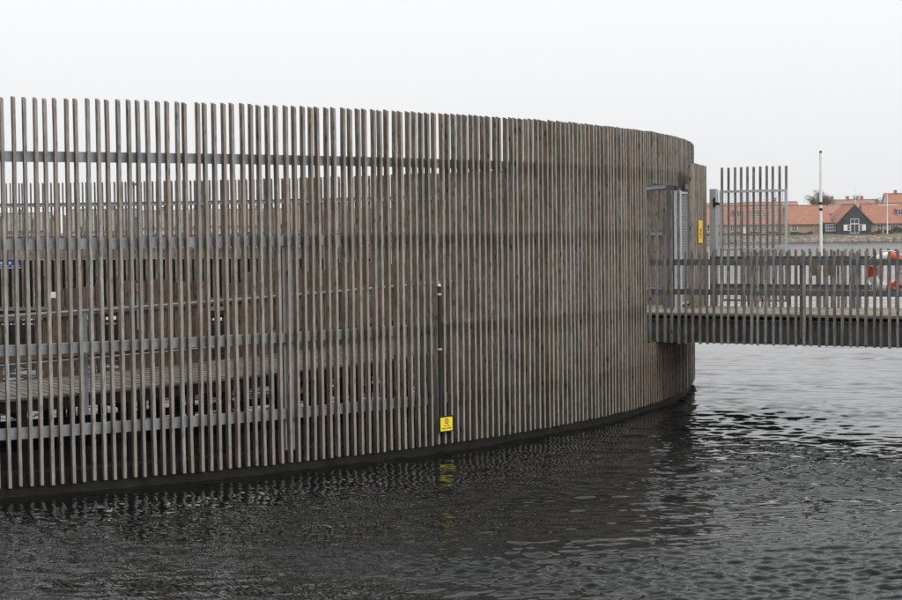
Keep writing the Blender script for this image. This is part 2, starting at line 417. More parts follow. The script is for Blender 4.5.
def put_slat(me, a, jit=1.0):
    o = obj('slat', me, wall, polar(RO + random.gauss(0, .005) * jit, a + random.gauss(0, .014) * jit, random.gauss(0, .005) * jit), rad(a) + random.gauss(0, .025) * jit)
    o.rotation_euler[0] = random.gauss(0, .0016); o.rotation_euler[1] = random.gauss(0, .001)
    return o
i = -9
n_ind = 0
while True:
    a = TH0 + DTH * i
    if a > TH0 - 9 * DTH + 359.8: break
    an = a if a <= 180 else a - 360
    if OPEN0 < an < OPEN1:
        put_slat(random.choice(upper), an); put_slat(random.choice(lower), an); n_ind += 2
    elif an < -6 or 45 < an < 93:
        if an < -6 and an < -70: pass
        put_slat(random.choice(full), an); n_ind += 1
    else:
        c, s = math.cos(rad(an)), math.sin(rad(an))
        r = random.Random(i); ja = r.gauss(0, .02)
        stuff_v.rbox((polar(RO - SD / 2, an + ja)[0], polar(RO - SD / 2, an + ja)[1], (ZB + ZT) / 2 + .005), (SD, SW, ZT - ZB), rad(an))
    i += 1
    if n_ind > 299: break
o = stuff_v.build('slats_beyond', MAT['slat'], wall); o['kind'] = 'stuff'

# the slats that the loop above placed go once round; ring beams of channel steel behind them
for z0, z1 in ((4.47, 4.61), (3.30, 3.44), (1.89, 2.03), (.77, .92)):
    mb = MB()
    spans = [(-180, 180)] if z0 > 4 or z0 < 1 else [(OPEN1 + .1, 360 + OPEN0 - .1)]
    for a0, a1 in spans:
        mb.arc(RO - SD - .012, RO - SD - .003, z0, z1, a0, a1, 1.0)
        mb.arc(RO - SD - .075, RO - SD - .0122, z1 - .010, z1 - .0005, a0, a1, 1.0)
        mb.arc(RO - SD - .075, RO - SD - .0122, z0 + .0005, z0 + .010, a0, a1, 1.0)
    mb.build('ring_beam', MAT['galv'], wall)
# bolts and splice plates, steel posts
post = MB()
post.box(-.14, -.13, -.085, .085, .30, 3.46); post.box(-.012, 0, -.085, .085, .30, 3.46); post.box(-.13, -.012, -.006, .006, .30, 3.46)
post_me = post.mesh('post', MAT['galv'])
for k in range(28):
    a = -51.35 + k * 360 / 28
    an = (a + 180) % 360 - 180
    if OPEN0 - .2 < an < OPEN1 + .2: continue
    obj('post', post_me, wall, polar(RO - SD - .085, an), rad(an))
# floating pontoon: dark kerb under the slats, with joints
for k in range(28):
    a0 = -52.9 + k * 360 / 28
    mb = MB()
    mb.arc(RO - SD - .42, RO - SD - .02, -.5, .30, a0 + .012, a0 + 360 / 28 - .012, 1.07)
    mb.build('pontoon_kerb', MAT['concrete'], wall)
# lip carrying the slat feet
mb = MB(); mb.arc(RO - SD - .019, RO - SD + .012, -.5, .115, -180, 180, 1.0)
mb.build('kerb_lip', MAT['concrete'], wall)
# lintel trim over the opening and column under it
mb = MB(); mb.box(-.16, 0, -.075, .075, 1.86, 4.46); mb.box(-.17, .012, -.10, .10, 3.98, 4.455)
mb.build('entrance_column', MAT['steel_dark'], wall, polar(RO - SD - .10, -15.9), rad(-15.9))
for aa in (OPEN0 - .6,):
    mb = MB(); mb.box(-.10, 0, -.05, .05, .3, 4.62); mb.build('jamb_post', MAT['steel_dark'], wall, polar(RO - SD - .10, aa), rad(aa))

# ------------------------------------------------------------------ ring walkway inside the wall
walk = thing('walkway', 'weathered timber ramp deck curving along inside the slatted wall', 'walkway', C0)
walk['kind'] = 'structure'
RW1, RW0 = R - .42, R - 3.0
pl = MB()
c = .066 ; dthp = math.degrees(.145 / (R - 1.7))
pl.box(-(RW1 - RW0) / 2, (RW1 - RW0) / 2, -.066, .066, -.03, .005)
pl_me = pl.mesh('plank', MAT['deck'])
mbs = MB(); a = -72.0; k = 0
while a < 287:
    an = a if a < 180 else a - 360
    p = polar((RW0 + RW1) / 2, an, deck_z(an) + random.gauss(0, .0015))
    if -70 < an < -27:
        obj('plank', pl_me, walk, p, rad(an) + random.gauss(0, .002))
    elif not (-24.5 < an < -15.5):
        mbs.rbox((p[0], p[1], p[2] - .0125), (RW1 - RW0, .132, .035), rad(an))
    a += dthp
o = mbs.build('planks_beyond', MAT['deck'], walk); o['kind'] = 'stuff'
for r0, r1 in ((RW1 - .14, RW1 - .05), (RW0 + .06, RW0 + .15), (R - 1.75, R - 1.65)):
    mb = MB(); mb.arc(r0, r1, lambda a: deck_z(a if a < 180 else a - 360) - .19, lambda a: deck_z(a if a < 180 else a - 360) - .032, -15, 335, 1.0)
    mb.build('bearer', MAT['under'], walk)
for k in range(84):
    a = -51.35 + k * 360 / 84 + 2
    an = (a + 180) % 360 - 180
    if -24.5 < an < -15.5: continue
    mb = MB(); mb.box(-.05, .05, -.05, .05, 0.2, deck_z(an) - .192)
    for rr in ((RW1 - .095), (RW0 + .105)):
        q = obj('stub_post', mb.mesh('stub_post', MAT['under']), walk, polar(rr, an), rad(an))
# floats below the deck
for k in range(28):
    a0 = -52.9 + k * 360 / 28
    mb = MB(); mb.arc(R - 3.1, RO - SD - .44, -.5, .235, a0 + .05, a0 + 360 / 28 - .05, 1.07); mb.arc(R - 3.2, R - 3.1, -.5, .44, a0 + .05, a0 + 360 / 28 - .05, 1.07)
    mb.build('float', MAT['float'], walk)
# cross ties in the gap under the deck
for k in range(0, 84):
    a = -51.35 + k * 360 / 84 + 2
    an = (a + 180) % 360 - 180
    if -24.5 < an < -15.5: continue
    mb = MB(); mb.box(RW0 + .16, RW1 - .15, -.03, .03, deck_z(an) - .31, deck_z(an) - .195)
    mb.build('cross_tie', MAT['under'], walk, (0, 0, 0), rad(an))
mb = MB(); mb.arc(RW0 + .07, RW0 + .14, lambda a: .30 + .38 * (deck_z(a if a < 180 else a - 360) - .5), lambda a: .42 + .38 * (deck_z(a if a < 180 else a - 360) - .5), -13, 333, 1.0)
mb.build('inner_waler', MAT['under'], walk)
a = -69.5
while a < -27:
    mb = MB(); w2 = random.choice((.035, .05, .07)); mb.box(-.02, .02, -w2, w2, .2, deck_z(a) - .2); mb.build('hanging_board', MAT['under'], walk, polar(RW0 + .03, a), rad(a)); a += random.uniform(.75, 1.25)

# handrail on the outer edge of the ramp
hr = thing('ramp_handrail', 'galvanised steel handrail along the ramp just inside the slats', 'railing', C0)
def rail_path(r, dz, a0, a1, rad_, n=8):
    mb = MB(); pts = []
    for k in range(int((a1 - a0) / 1.0) + 1):
        a = a0 + k; pts.append(Vector(polar(r, a, deck_z(a) + dz)))
    mb.path(pts, rad_, n); return mb
for dz, rr in ((1.13, .021), (.47, .018)):
    rail_path(R - .36, dz, -72, -27, rr).build('top_rail' if dz > 1 else 'middle_rail', MAT['galv'], hr, smooth=True)
for k in range(10):
    a = -68.5 + k * 4.32
    mb = MB(); mb.box(-.02, .02, -.03, .03, deck_z(a) - .30, deck_z(a) + 1.10)
    mb.build('baluster_post', MAT['galv'], hr, polar(R - .36, a), rad(a))

# brown plank screen on the inner edge of the ramp, stepped tops
scr = thing('plank_screen', 'brown upright plank screen with stepped tops lining the inner side of the ramp', 'screen', C0)
w_ = .112; stepa = math.degrees(.121 / (R - 3.05)); a = -69.0
cache = {}
while a < -27:
    dzb = deck_z(a)
    seg = int((a + 69) / 2.1); rr = random.Random(seg * 7 + 3); hgt = rr.choice((1.22, 1.30, 1.38, 1.46, 1.40, 1.34))
    if a < -58.5: hgt = rr.choice((.62, .95, 1.2))
    gap = (-50.3 < a < -49.0) or (-66.5 < a < -65.2) or (-55.9 < a < -55.2) or (a < -58 and (int(a * 7) % 3 == 0))
    if not gap:
        key = hgt
        if key not in cache:
            mb = MB(); mb.box(-.014, .014, -w_ / 2 + .006, w_ / 2 - .006, -.25, hgt); cache[key] = mb.mesh('plank_%d' % (hgt * 100), MAT['screen'])
        obj('plank', cache[key], scr, polar(R - 3.03 + random.gauss(0, .004), a, dzb + random.gauss(0, .006)), rad(a) + random.gauss(0, .02))
    a += stepa
for dz in (.30, .92):
    mb = MB(); mb.arc(R - 3.012, R - 2.965, lambda a: deck_z(a) + dz, lambda a: deck_z(a) + dz + .095, -69, -27, 1.0)
    mb.build('cross_rail', MAT['screen'], scr)

# tarred board screen on the far side of the pool
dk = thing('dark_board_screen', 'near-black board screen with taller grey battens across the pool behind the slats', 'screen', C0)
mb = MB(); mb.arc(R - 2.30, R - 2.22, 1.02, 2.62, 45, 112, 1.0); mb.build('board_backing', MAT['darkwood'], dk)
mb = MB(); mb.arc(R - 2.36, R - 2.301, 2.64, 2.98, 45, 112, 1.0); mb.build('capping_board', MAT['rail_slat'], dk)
bt_me = []
for h_ in (2.62, 3.75, 4.05, 4.30, 4.15):
    bt = MB(); bt.box(-.035, 0, -.036, .036, 1.0, h_); bt_me.append(bt.mesh('batten', MAT['slat']))
a = 46.0
while a < 111.5:
    obj('batten', random.choice(bt_me), dk, polar(R - 2.365, a), rad(a)); a += random.uniform(.5, .62)
# a lamp standard on the far deck, showing above the far slats
lp = thing('deck_lamp', 'thin dark lamp post with flat head on the far deck, seen between the slats', 'lamp', (CX + polar(R - 1.2, 77)[0], CY + polar(R - 1.2, 77)[1], .96))
mb = MB(); mb.tube((0, 0, 0), (0, 0, 4.2), .045, .035); mb.build('pole', MAT['steel_dark'], lp)
mb = MB(); mb.tube((0, 0, 4.2), (0, 0, 4.28), .16, .16, 14); mb.build('lamp_head', MAT['steel_dark'], lp)

# ------------------------------------------------------------------ small things on the wall
def wall_mount(name, label, cat, r, a, z):
    return thing(name, label, cat, (CX + polar(r, a)[0], CY + polar(r, a)[1], z), rad(a))     # local +x points outwards
pp = wall_mount('black_pipe', 'black upright pole fixed in a gap of the slats above the small yellow sign', 'pole', RO + .012, -43.62, .50)
mb = MB(); mb.tube((0, 0, 0), (0, 0, 2.12), .032, n=12); mb.build('pole', MAT['black'], pp, smooth=False)
for z in (1.12, 1.98):
    mb = MB(); mb.tube((0, 0, z), (0, 0, z + .03), .037, n=12); mb.box(-.09, -.03, -.03, .03, z, z + .03); mb.build('clip', MAT['galv_light'], pp)
mb = MB(); mb.tube((0, 0, 2.12), (0, 0, 2.16), .036, .02, 12); mb.build('end_cap', MAT['galv_light'], pp)

ys = wall_mount('no_entry_sign', 'small square yellow notice with black edge and red ring on the slats', 'sign', RO + .05, -43.37, .455)
mb = MB(); mb.box(-.02, 0, -.155, .155, -.125, .125)
mb.build('sign_back', MAT['black'], ys)
mb = MB(); mb.box(.0005, .004, -.135, .135, -.105, .105); mb.build('sign_plate', MAT['yellow'], ys)
def ring_mesh(r0, r1, x0, x1, cy, cz, n=20):
    mb = MB(); vs, fs = [], []
    for k in range(n):
        t = 2 * PI * k / n; c, s = math.cos(t), math.sin(t)
        vs += [(x0, cy + r0 * c, cz + r0 * s), (x0, cy + r1 * c, cz + r1 * s), (x1, cy + r1 * c, cz + r1 * s), (x1, cy + r0 * c, cz + r0 * s)]
    for k in range(n):
        o, p = 4 * k, 4 * ((k + 1) % n)
        for j in range(4): fs.append((o + j, o + (j + 1) % 4, p + (j + 1) % 4, p + j))
    mb.add(vs, fs); return mb
mb = MB(); mb.tube((.0042, 0, .045), (.0052, 0, .045), .034, n=20); mb.build('pictogram_disc', MAT['white'], ys)
mb = MB(); mb.box(.0054, .0064, -.007, .007, .028, .058); mb.tube((.0054, 0, .064), (.0064, 0, .064), .007, n=8); mb.build('pictogram_figure', MAT['ink'], ys)
rg = ring_mesh(.030, .045, .0045, .008, 0, .045)
rg.add([(.0072, -.028, .068), (.0072, -.020, .074), (.0072, .028, .022), (.0072, .020, .016)], [(0, 1, 2, 3)])
rg.build('pictogram_ring', MAT['red'], ys)
mb = MB()
for (y0, y1, z) in ((-.055, -.02, -.028), (.015, .055, -.028), (-.10, -.05, -.068), (-.03, .0, -.068), (.015, .105, -.068)):
    mb.box(.0042, .0052, y0, y1, z - .008, z + .008)
mb.build('lettering', MAT['ink'], ys)

rb = wall_mount('red_post', 'narrow red upright fixture glimpsed through the slats behind the ramp rail', 'post', R - .22, -46.62, 2.06)
mb = MB(); mb.box(-.04, .0, -.055, .055, 0, .52); mb.build('panel', MAT['red'], rb)
mb = MB(); mb.box(-.16, -.041, -.02, .02, .38, .45); mb.box(-.16, -.041, -.02, .02, .02, .09); mb.build('stand', MAT['galv'], rb)
bs = wall_mount('blue_sign', 'dark blue sign with white print hanging behind the leftmost slats', 'sign', R - .75, -62.75, 3.035)
mb = MB(); mb.box(-.01, 0, -.27, .27, 0, .125); mb.build('sign_plate', MAT['blue'], bs)
mb = MB()
for y0, y1, z0, z1 in ((-.10, .27, .008, .020), (-.02, .10, .035, .048), (.14, .25, .035, .048), (-.02, .03, .06, .10), (.10, .14, .06, .10), (-.20, -.12, .04, .045), (-.20, -.12, .10, .105), (-.20, -.195, .045, .10), (-.125, -.12, .045, .10)):
    mb.box(.0004, .002, y0, y1, z0, z1)
mb.build('lettering', MAT['white'], bs)
mb = MB(); mb.tube((-.03, -.15, .125), (-.03, -.15, .27), .006); mb.tube((-.03, .15, .125), (-.03, .15, .27), .006); mb.box(-.04, -.011, -.2, .2, .10, .12); mb.build('hanger', MAT['galv'], bs)

wn = wall_mount('white_notice', 'small white notice on the plank screen glimpsed between the left slats', 'sign', R - 2.93, -58.65, 2.50)
mb = MB(); mb.box(0, .012, -.05, .05, .04, .13); mb.build('plate', MAT['white'], wn)
mb = MB(); mb.box(-.05, -.001, -.025, .025, -.75, .12); mb.build('stake', MAT['screen'], wn)
og = wall_mount('orange_float', 'small orange rescue float hung on the plank screen inside', 'float', R - 2.90, -54.25, 2.60)
mb = MB(); mb.tube((.0, -.03, .0), (.0, .03, .0), .032, .032, 12); mb.tube((.0, .03, .0), (.0, .045, .0), .032, .012, 12); mb.tube((.0, -.03, .0), (.0, -.045, .0), .032, .012, 12); mb.build('body', MAT['orange'], og)
mb = MB(); mb.tube((-.06, 0, .10), (0, 0, .05), .008, n=6); mb.box(-.09, -.06, -.02, .02, -.6, .12); mb.build('hanger', MAT['galv'], og)

# ------------------------------------------------------------------ footbridge
BA = rad(-31.0)
br = thing('footbridge', 'flat timber footbridge with slatted sides leading out from the round wall', 'bridge', (4.65, 33.5, 0), BA)
U0, U1 = -1.02, 9.0
ZD = 1.86
rs_me = [slat_mesh('rail_slat_%d' % k, 1.29, 3.03, w=.043, dp=.046, slope=0, mat='rail_slat', n=5) for k in range(4)]
ts_me = [slat_mesh('tall_rail_slat_%d' % k, 1.29, 4.20, w=.044, dp=.044, slope=0, mat='rail_slat', n=6) for k in range(2)]
near = thing('near_railing', None, None); near.parent = br
far = thing('far_railing', None, None, (0, 3.15, 0)); far.parent = br
for k in range(int((U1 - U0) / .146)):
    u = U0 + .06 + k * .146
    me = random.choice(ts_me) if u < -.36 else random.choice(rs_me)
    o = obj('slat', me, near, (u + random.gauss(0, .006), -.001, random.gauss(0, .007)), -PI / 2 + random.gauss(0, .05))
    o.rotation_euler[0] = random.gauss(0, .002); o.rotation_euler[1] = random.gauss(0, .003)
    uf = u + .05
    if uf > .60 or True:
        o = obj('slat', random.choice(rs_me), far, (uf + random.gauss(0, .006), .001, random.gauss(0, .007) + .0), PI / 2 + random.gauss(0, .05))
for sgn, par in ((1, near), (-1, far)):
    for z0, z1 in ((2.77, 2.885), (2.21, 2.32)):
        mb = MB()
        y0, y1 = sorted((sgn * .047, sgn * .056)); mb.box(U0 + .01, U1, y0, y1, z0, z1)
        y0, y1 = sorted((sgn * .0562, sgn * .10)); mb.box(U0 + .01, U1, y0, y1, z1 - .009, z1 - .0005)
        mb.build('rail', MAT['steel_dark'], par)
    for u in (2.05, 4.45, 6.85):
        mb = MB(); y0, y1 = sorted((sgn * .105, sgn * .165)); mb.box(u - .05, u + .05, y0, y1, 1.42, 2.95)
        mb.build('rail_post', MAT['steel_dark'], par)
    # main girder with flange and stiffeners
    mb = MB()
    y0, y1 = sorted((sgn * .18, sgn * .20)); mb.box(U0 - .5, U1, y0, y1, 1.345, 1.715)
    y0, y1 = sorted((sgn * .12, sgn * .28)); mb.box(U0 - .5, U1, y0, y1, 1.3, 1.343); mb.box(U0 - .5, U1, y0, y1, 1.717, 1.745)
    mb.build('girder', MAT['girder'], br, (0, 0 if sgn > 0 else 3.15, 0))
pb = MB(); pb.box(-.066, .066, .085, 3.07, -.045, 0); pb_me = pb.mesh('plank', MAT['bridge_deck'])
for k in range(int((U1 + 3.2) / .142)):
    u = -3.2 + k * .142
    obj('plank', pb_me, br, (u, 0, ZD + random.gauss(0, .0015)))
for k in range(9):
    u = -2.6 + k * 1.2
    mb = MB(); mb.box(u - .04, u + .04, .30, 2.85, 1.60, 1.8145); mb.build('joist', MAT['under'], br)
# two small boards hung on the far railing
for k, u in enumerate((1.28, 1.62)):
    mb = MB(); mb.box(u - .06, u + .06, -.20, -.168, 2.50, 2.76); mb.build('hung_board', MAT['screen'], far)

def b2w(u, y, z=0):
    return (4.65 + math.cos(BA) * u - math.sin(BA) * y, 33.5 + math.sin(BA) * u + math.cos(BA) * y, z)

# open gate leaf folded back along the far railing
gt = thing('mesh_gate', 'galvanised mesh gate leaf with tall upright slats standing open on the bridge', 'gate', b2w(0, 3.34, 1.5), BA)
G0, G1 = -1.09, .57
mb = MB(); mb.box(G0, G0 + .14, -.07, .07, 0, 2.78); mb.build('hinge_post', MAT['galv_light'], gt)
mb = MB(); mb.box(G0 + .09, G0 + .22, -.10, -.071, 2.44, 2.50); mb.box(G0 + .09, G0 + .13, -.10, -.071, 2.40, 2.60); mb.build('hinge', MAT['black'], gt)
fr_ = MB()
fr_.box(G0 + .20, G1, -.02, .02, 2.70, 2.745); fr_.box(G0 + .20, G1, -.02, .02, 1.50, 1.545); fr_.box(G0 + .20, G1, -.02, .02, .45, .495)
fr_.box(G0 + .20, G0 + .245, -.0198, .0198, .496, 1.499); fr_.box(G1 - .045, G1, -.0198, .0198, .496, 1.499)
fr_.box(G0 + .20, G0 + .245, -.0198, .0198, 1.546, 2.699); fr_.box(G1 - .045, G1, -.0198, .0198, 1.546, 2.699)
fr_.build('frame', MAT['galv_light'], gt)
ms_ = MB(); x = G0 + .27
while x < G1 - .05: ms_.box(x - .0025, x + .0025, -.0025, .0025, .496, 2.699); x += .05
z = .54
while z < 2.69:
    if not 1.49 < z < 1.555: ms_.box(G0 + .246, G1 - .046, -.0065, -.0027, z - .0025, z + .0025)
    z += .05
ms_.build('wire_mesh', MAT['galv_light'], gt)
gs = [slat_mesh('gate_slat_%d' % k, .5, 3.22, w=.042, dp=.042, slope=0, mat='rail_slat', n=6) for k in range(3)]
for k in range(11): obj('slat', random.choice(gs), gt, (G0 + .24 + k * .139 + random.gauss(0, .004), .064, random.gauss(0, .006)), PI / 2 + random.gauss(0, .04))
mb = MB(); mb.box(G1 - .16, G1 - .02, -.06, -.021, 1.44, 1.62); mb.build('lock_box', MAT['galv_light'], gt)

# second gate leaf, edge on in the entrance
g2 = thing('entrance_gate', 'galvanised gate leaf seen nearly edge on in the entrance opening', 'gate', (4.50, 35.0, ZD), rad(66))
mb = MB(); mb.box(-.06, .06, -.06, .06, .0, 2.36); mb.build('gate_post', MAT['galv_light'], g2)
mb = MB(); mb.box(.09, .12, -.02, .02, .1, 2.34); mb.box(1.07, 1.10, -.02, .02, .1, 2.34); mb.box(.1205, 1.0695, -.02, .02, 2.30, 2.34); mb.box(.1205, 1.0695, -.02, .02, .1, .14); mb.build('frame', MAT['galv_light'], g2)
mb = MB()
for k in range(19): mb.box(.145 + k * .05, .150 + k * .05, -.003, .003, .141, 2.299)
for k in range(42): mb.box(.1206, 1.0694, -.0075, -.0035, .17 + k * .05, .175 + k * .05)
mb.build('wire_mesh', MAT['galv_light'], g2)
mb = MB(); mb.box(.0605, .0895, -.03, .03, .5, .56); mb.box(.0605, .0895, -.03, .03, 1.9, 1.96); mb.build('hinge', MAT['galv'], g2)

# solid plank screen beside the entrance, with the tall yellow sign
pA, pB = Vector((4.84, 35.55, 0)), Vector((5.35, 36.95, 0))
dv = pB - pA; ang = math.atan2(dv.y, dv.x); Lp = dv.length
wg = thing('entrance_screen', 'tall close boarded timber screen at the bridge end carrying the tall yellow sign', 'screen', (pA.x, pA.y, ZD), ang)
npl = 12; wpl = Lp / npl
pm = [slat_mesh('entrance_plank_%d' % k, 0, 2.91, w=wpl - .010, dp=.045, slope=.0, mat='rail_slat', n=6) for k in range(3)]
for k in range(npl): obj('plank', random.choice(pm), wg, (wpl * (k + .5), random.gauss(0, .003), random.gauss(0, .008) - .0), -PI / 2 + random.gauss(0, .006))
mb = MB(); mb.box(.02, Lp - .02, .055, .12, .4, .5); mb.box(.02, Lp - .02, .055, .12, 2.4, 2.5); mb.build('cross_rail', MAT['galv'], wg)
sg = thing('tall_yellow_sign', 'tall amber sign with small black marks on the boarded entrance screen', 'sign', (pA.x + math.cos(ang) * Lp * .53, pA.y + math.sin(ang) * Lp * .53, 3.17), ang)
mb = MB(); mb.box(-.19, .19, -.022, -.010, 0, .46); mb.build('sign_plate', MAT['amber'], sg)
mb = MB()
for (x0, x1, z0, z1) in ((-.06, .06, .26, .29), (-.05, .07, .225, .25), (-.07, .05, .165, .205), (-.03, .08, .15, .16), (-.06, -.01, .10, .125), (.02, .06, .10, .125)):
    mb.box(x0, x1, -.0245, -.0224, z0, z1)
mb.build('lettering', MAT['ink'], sg)
# grey cabinet standing in the entrance
cb_ = thing('grey_cabinet', 'narrow grey steel cabinet standing just inside the entrance behind the tall slats', 'cabinet', (4.42, 36.1, ZD), rad(-20))
mb = MB(); mb.box(-.08, .08, -.10, .10, 0, 1.85); mb.build('body', MAT['steel_dark'], cb_)
mb = MB(); mb.box(-.06, .06, -.112, -.1005, .08, 1.78); mb.build('door', MAT['steel_dark'], cb_)

# white pole on the bridge's far side
fp = thing('white_pole', 'slim white pole with dark bands rising beside the bridge beyond its far railing', 'pole', b2w(1.25, 3.44, 1.3), BA)
mb = MB(); mb.tube((0, 0, 0), (0, 0, 3.66), .036, .025, 14); mb.build('shaft', MAT['white'], fp, smooth=False)
for z in (2.50, 2.62): mb = MB(); mb.tube((0, 0, z), (0, 0, z + .05), .0365, n=14); mb.build('band', MAT['black'], fp)
mb = MB(); mb.tube((0, 0, 3.66), (0, 0, 3.70), .026, .026, 14); mb.build('cap', MAT['black'], fp)
mb = MB(); mb.box(-.03, .03, -.20, -.022, .9, .98); mb.box(-.03, .03, -.20, -.022, 1.3, 1.38); mb.build('bracket', MAT['galv'], fp)

# lifebuoy in its holder on the near railing
lb = thing('lifebuoy', 'orange and white ring lifebuoy with rope hanging behind the near bridge railing', 'lifebuoy', b2w(3.60, .27, 2.64), BA)
def torus_seg(R0, r0, t0, t1, n, m=14):
    mb = MB(); vs, fs = [], []
    for i in range(n + 1):
        t = t0 + (t1 - t0) * i / n
        for j in range(m):
            p = 2 * PI * j / m; rr = R0 + r0 * math.cos(p)
            vs.append((rr * math.cos(t), r0 * .72 * math.sin(p), rr * math.sin(t)))
    for i in range(n):
        for j in range(m): fs.append((i * m + j, i * m + (j + 1) % m, (i + 1) * m + (j + 1) % m, (i + 1) * m + j))
    fs.append(tuple(range(m))); fs.append(tuple(range(n * m + m - 1, n * m - 1, -1)))
    mb.add(vs, fs); return mb
torus_seg(.285, .083, 0, 2 * PI, 48).build('ring', MAT['white'], lb, smooth=True)
for t0, t1 in ((32, 88), (160, 196), (268, 318)):
    torus_seg(.285, .087, rad(t0), rad(t1), 14).build('orange_band', MAT['orange'], lb, smooth=True)
mb = MB(); pts = []
for k in range(49):
    t = 2 * PI * k / 48; rr = .385 + .022 * abs(math.sin(2 * t)) ; pts.append(Vector((rr * math.cos(t), -.02, rr * math.sin(t))))
mb.path(pts, .007, 6); mb.build('rope', MAT['white'], lb)
lh = thing('lifebuoy_holder', 'white moulded holder bracket behind the lifebuoy on the railing', 'holder', b2w(3.62, .36, 2.2), BA)
mb = MB(); mb.box(-.34, -.12, 0, .05, .10, .62); mb.box(-.1195, .28, 0, .05, .10, .22); mb.build('tray', MAT['white'], lh)
mb = MB(); mb.box(-.25, -.19, -.19, -.001, .14, .18); mb.box(.10, .16, -.19, -.001, .14, .18); mb.build('hook', MAT['galv_light'], lh)

# ------------------------------------------------------------------ houses on the far shore
MAT['tile'] = plain('red_clay_tile', (.30, .145, .095), .9, 0, .22, 1.2, .15)
MAT['tile_old'] = plain('old_red_tile', (.27, .165, .13), .9, 0, .2, 1.0, .15)
MAT['roof_grey'] = plain('grey_slate_roof', (.20, .185, .17), .9, 0, .2, 1.0, .15)
MAT['roof_brown'] = plain('faded_brown_tile', (.23, .17, .14), .9, 0, .2, 1.0, .15)
MAT['brick'] = plain('buff_brick', (.36, .26, .175), .9, 0, .14, 1.5)
MAT['brick_red'] = plain('red_brick', (.30, .15, .10), .9, 0, .14, 1.5)
MAT['plaster'] = plain('pale_plaster', (.55, .52, .46), .9, 0, .08, 1.5)
MAT['blackwood'] = plain('black_stained_boards', (.028, .032, .036), .75, 0, .25, 2)
m, nt, b = new_mat('window_glass'); b.inputs['Base Color'].default_value = (.03, .035, .04, 1); b.inputs['Roughness'].default_value = .08; MAT['glass'] = m

def window(par, x, z, w, h, y=-.0, mx_=2, mz=2, frame='white'):
    f = MB(); t = .09; yo = y
    f.box(x - w / 2, x + w / 2, yo - .06, yo + .02, z, z + t); f.box(x - w / 2, x + w / 2, yo - .06, yo + .02, z + h - t, z + h)
    f.box(x - w / 2, x - w / 2 + t, yo - .0595, yo + .02, z + t, z + h - t); f.box(x + w / 2 - t, x + w / 2, yo - .0595, yo + .02, z + t, z + h - t)
    for k in range(1, mx_):
        xx = x - w / 2 + w * k / mx_; f.box(xx - .035, xx + .035, yo - .05, yo + .02, z + t, z + h - t)
    for k in range(1, mz):
        zz = z + h * k / mz; f.box(x - w / 2 + t, x + w / 2 - t, yo - .048, yo + .02, zz - .03, zz + .03)
    fo = f.build('window', MAT[frame], par)
    g = MB(); g.box(x - w / 2 + t, x + w / 2 - t, yo - .02, yo + .01, z + t, z + h - t); g.build('pane', MAT['glass'], fo)
    return fo

def long_house(label, x0, x1, y, zg, eave, ridge, dep, wall_m, roof_m, wins, doors=(), chim=(), dormers=(), group=None, name='house'):
    """ridge parallel to the shore"""
    h = thing(name, label, 'house', ((x0 + x1) / 2, y, zg - .3), 0, group)
    w = (x1 - x0) / 2; e, rdg = eave + .3, ridge + .3
    mb = MB(); vs = [(-w, 0, 0), (w, 0, 0), (w, dep, 0), (-w, dep, 0), (-w, 0, e), (w, 0, e), (w, dep, e), (-w, dep, e), (-w, dep / 2, rdg - .1), (w, dep / 2, rdg - .1)]
    mb.add(vs, [(0, 1, 5, 4), (1, 2, 6, 9, 5), (2, 3, 7, 6), (3, 0, 4, 8, 7), (0, 3, 2, 1)]); mb.build('wall', MAT[wall_m], h)
    ov, ex, th = .45, .25, .16
    sl = (rdg - e) / (dep / 2); mb = MB()
    for s in (0, 1):
        ya, yb = (-ov, dep / 2) if s == 0 else (dep + ov, dep / 2)
        za = e - sl * ov
        vs = [(-w - ex, ya, za), (w + ex, ya, za), (w + ex, yb, rdg), (-w - ex, yb, rdg)]
        mb.add(vs + [(a, b, c + th) for a, b, c in vs], MB.BF)
    mb.box(-w - ex, w + ex, dep / 2 - .13, dep / 2 + .13, rdg + th - .05, rdg + th + .10)
    roof = mb.build('roof', MAT[roof_m], h)
    for (cxx, ch) in chim:
        c = MB(); c.box(cxx - .3, cxx + .3, dep / 2 - .3, dep / 2 + .3, rdg - .4, rdg + ch); c.box(cxx - .36, cxx + .36, dep / 2 - .36, dep / 2 + .36, rdg + ch, rdg + ch + .12)
        c.build('chimney', MAT['brick_red'], roof)
    for wx, wz, ww, wh, nx, nz in wins: window(h, wx, wz + .3, ww, wh, 0, nx, nz)
    for dx, dw, dm in doors:
        d = MB(); d.box(dx - dw / 2, dx + dw / 2, -.05, .02, .3, 2.35); d.build('door', MAT[dm], h)
    for dx, dw, dh in dormers:
        z0 = e + (rdg - e) * .34; y0 = (z0 - e) / sl - .15
        d = MB(); d.box(dx - dw / 2, dx + dw / 2, y0, y0 + dh / sl + .3, z0 - .1, z0 + dh); do = d.build('dormer', MAT['tile_old'], h)
        d = MB(); d.add([(dx - dw / 2 - .15, y0 - .2, z0 + dh + .02), (dx + dw / 2 + .15, y0 - .2, z0 + dh + .02), (dx + dw / 2 + .15, y0 + dh / sl + .7, z0 + dh + .3), (dx - dw / 2 - .15, y0 + dh / sl + .7, z0 + dh + .3),
                       (dx - dw / 2 - .15, y0 - .2, z0 + dh + .14), (dx + dw / 2 + .15, y0 - .2, z0 + dh + .14), (dx + dw / 2 + .15, y0 + dh / sl + .7, z0 + dh + .42), (dx - dw / 2 - .15, y0 + dh / sl + .7, z0 + dh + .42)], MB.BF)
        d.build('dormer_roof', MAT['tile'], do)
        f = window(h, dx, z0 + .12, dw - .3, dh - .22, y0, 3, 1)
    return h

